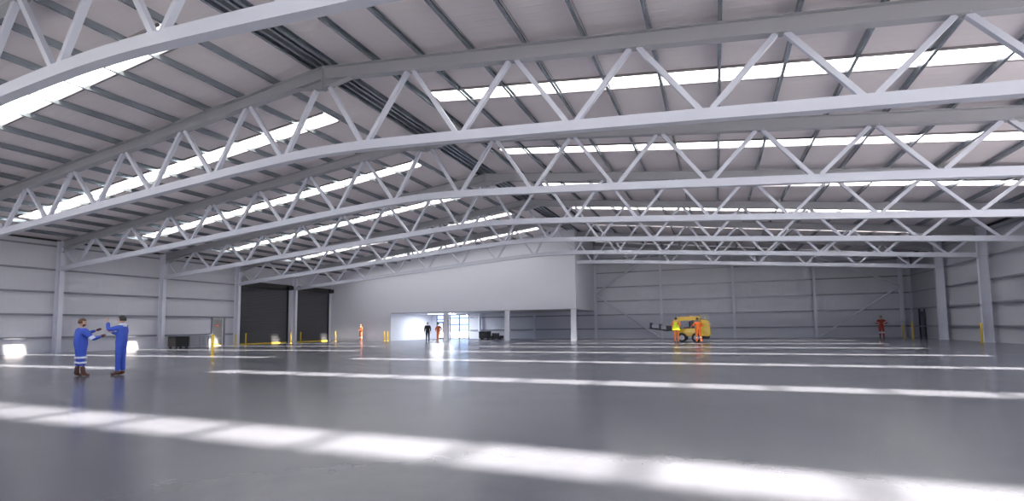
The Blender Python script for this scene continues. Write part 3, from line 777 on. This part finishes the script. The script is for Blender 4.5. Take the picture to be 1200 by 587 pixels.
person('person', (-26.95, 43.6, 0), face(0, 0, .4, -1), 1.86, 'person in all black clothing silhouetted before the bright wall', joints(wrL=(-.28, .03, .92), wrR=(.28, .03, .92), elL=(-.27, -.02, 1.15), elR=(.27, -.02, 1.15)),
    'blackcloth', 'blackcloth', 'black', 'hair_black', stout=1.35)
person('person', (-26.55, 45.0, 0), face(0, 0, -.2, -1), 1.80, 'person in rust orange workwear standing in the bright doorway', joints(elL=(-.40, -.02, 1.18), wrL=(-.26, .08, .98), elR=(.40, -.02, 1.18), wrR=(.26, .08, .98), kneeL=(-.06, .05, .5), ankL=(-.04, .05, .09), toeL=(-.05, .19, .035)),
    'orange_dark', 'orange_dark', 'short', 'hair_brown')
person('person', (-2.73, 38.44, 0), face(0, 0, .15, 1), 1.86, 'person in yellow vest and orange trousers seen from behind, left of the machine', joints(elL=(-.32, .08, 1.18), wrL=(-.28, .28, 1.2), elR=(.26, .12, 1.16), wrR=(.18, .34, 1.2)),
    'orange_mid', 'orange_mid', 'short', 'hair_black', vest='vest', stout=1.12)
person('person', (-1.22, 38.5, 0), face(0, 0, -.5, 1), 1.82, 'person in bright orange coverall leaning toward the yellow machine', joints(elL=(-.30, .12, 1.20), wrL=(-.24, .38, 1.16), elR=(.30, .06, 1.18), wrR=(.22, .28, 1.14), kneeR=(.12, -.06, .52), ankR=(.13, -.20, .09), toeR=(.14, -.06, .035), chest=(0, .03, 1.33), neckb=(0, .05, 1.47), neck=(0, .07, 1.52), shL=(-.19, .03, 1.42), shR=(.19, .03, 1.42)),
    'orange', 'orange', 'short', 'hair_black', stout=1.1, bands=[('kneeL', 'ankL', .3, .09, .06), ('kneeR', 'ankR', .3, .09, .06)])
person('person', (13.45, 51.9, 0), face(0, 0, -.3, -1), 1.86, 'person in dark red workwear with pale bands near the far right corner', joints(elL=(-.38, .0, 1.18), wrL=(-.16, .18, 1.18), elR=(.38, .0, 1.18), wrR=(.16, .18, 1.18)),
    'red_cloth', 'red_cloth', 'black', 'hair_black', bands=[('kneeL', 'ankL', .15, .09, .10), ('kneeR', 'ankR', .15, .09, .10), ('shL', 'elL', .6, .08, .07), ('shR', 'elR', .6, .08, .07)])

# ------------------------------------------------------------------ light
w = bpy.data.worlds.new('sky'); SC.world = w; w.use_nodes = True; nt = w.node_tree
bg = nt.nodes['Background']; bg.inputs[0].default_value = (.48, .64, 1.0, 1); bg.inputs[1].default_value = 6.5
sun = bpy.data.lights.new('sun', 'SUN'); sun.energy = 180; sun.angle = math.radians(2.5); sun.color = (1, .91, .77)
so = bpy.data.objects.new('sun', sun); C.objects.link(so)
so.rotation_euler = Vector((-.535, .205, -1)).to_track_quat('-Z', 'Y').to_euler()
def portal(name, loc, rot, sx, sy):
    l = bpy.data.lights.new(name, 'AREA'); l.shape = 'RECTANGLE'; l.size = sx; l.size_y = sy; l.cycles.is_portal = True
    o = bpy.data.objects.new(name, l); C.objects.link(o); o.location = loc; o.rotation_euler = rot
portal('sky_portal', ((RO[0]+RO[1])/2, YB-.15, RO[2]/2), (PI/2, 0, 0), RO[1]-RO[0], RO[2])
portal('sky_portal', (WR+.15, (OP[0]+OP[1])/2, OP[2]/2), (0, PI/2, 0), OP[2], OP[1]-OP[0])      # area lights shine along -Z: turned to +Y
for n, ya, yb in sky_y:
    if ya < YB: continue
    for s, xk in ((-1, XA-SKYL), (1, XA+SKYR)):
        x0 = XA+s*SKY0; xm = (x0+xk)/2
        portal('sky_portal', (xm, (ya+yb)/2, zroof(xm)+.06), (0, s*math.atan(SL), 0), abs(xk-x0), yb-ya)
for x0, x1 in (W1, W2): portal('sky_portal', ((x0+x1)/2, WG+.15, WZ/2), (-PI/2, 0, 0), x1-x0, WZ)

# ------------------------------------------------------------------ camera
yaw, pit, rol = -.3621, .0706, -.0122
fw = Vector((math.sin(yaw)*math.cos(pit), math.cos(yaw)*math.cos(pit), math.sin(pit)))
rt = Vector((math.cos(yaw), -math.sin(yaw), 0)); up = rt.cross(fw)
rt2 = rt*math.cos(rol)+up*math.sin(rol); up2 = -rt*math.sin(rol)+up*math.cos(rol)
cam = bpy.data.cameras.new('camera'); co = bpy.data.objects.new('camera', cam); C.objects.link(co)
co.matrix_world = Matrix(((rt2.x, up2.x, -fw.x, 0), (rt2.y, up2.y, -fw.y, 0), (rt2.z, up2.z, -fw.z, 1.32), (0, 0, 0, 1)))
cam.sensor_width = 36; cam.lens = 588.28/1200*36; cam.shift_x = -(615.05-600)/1200; cam.shift_y = (341.38-293.5)/1200; cam.clip_end = 500
SC.camera = co
vs = SC.view_settings; vs.view_transform = 'Standard'; vs.look = 'None'; vs.gamma = 1; vs.use_curve_mapping = False; vs.exposure = -1.1
SC.cycles.max_bounces = 10; SC.cycles.diffuse_bounces = 6; SC.cycles.transparent_max_bounces = 12
SC.cycles.sample_clamp_indirect = 8
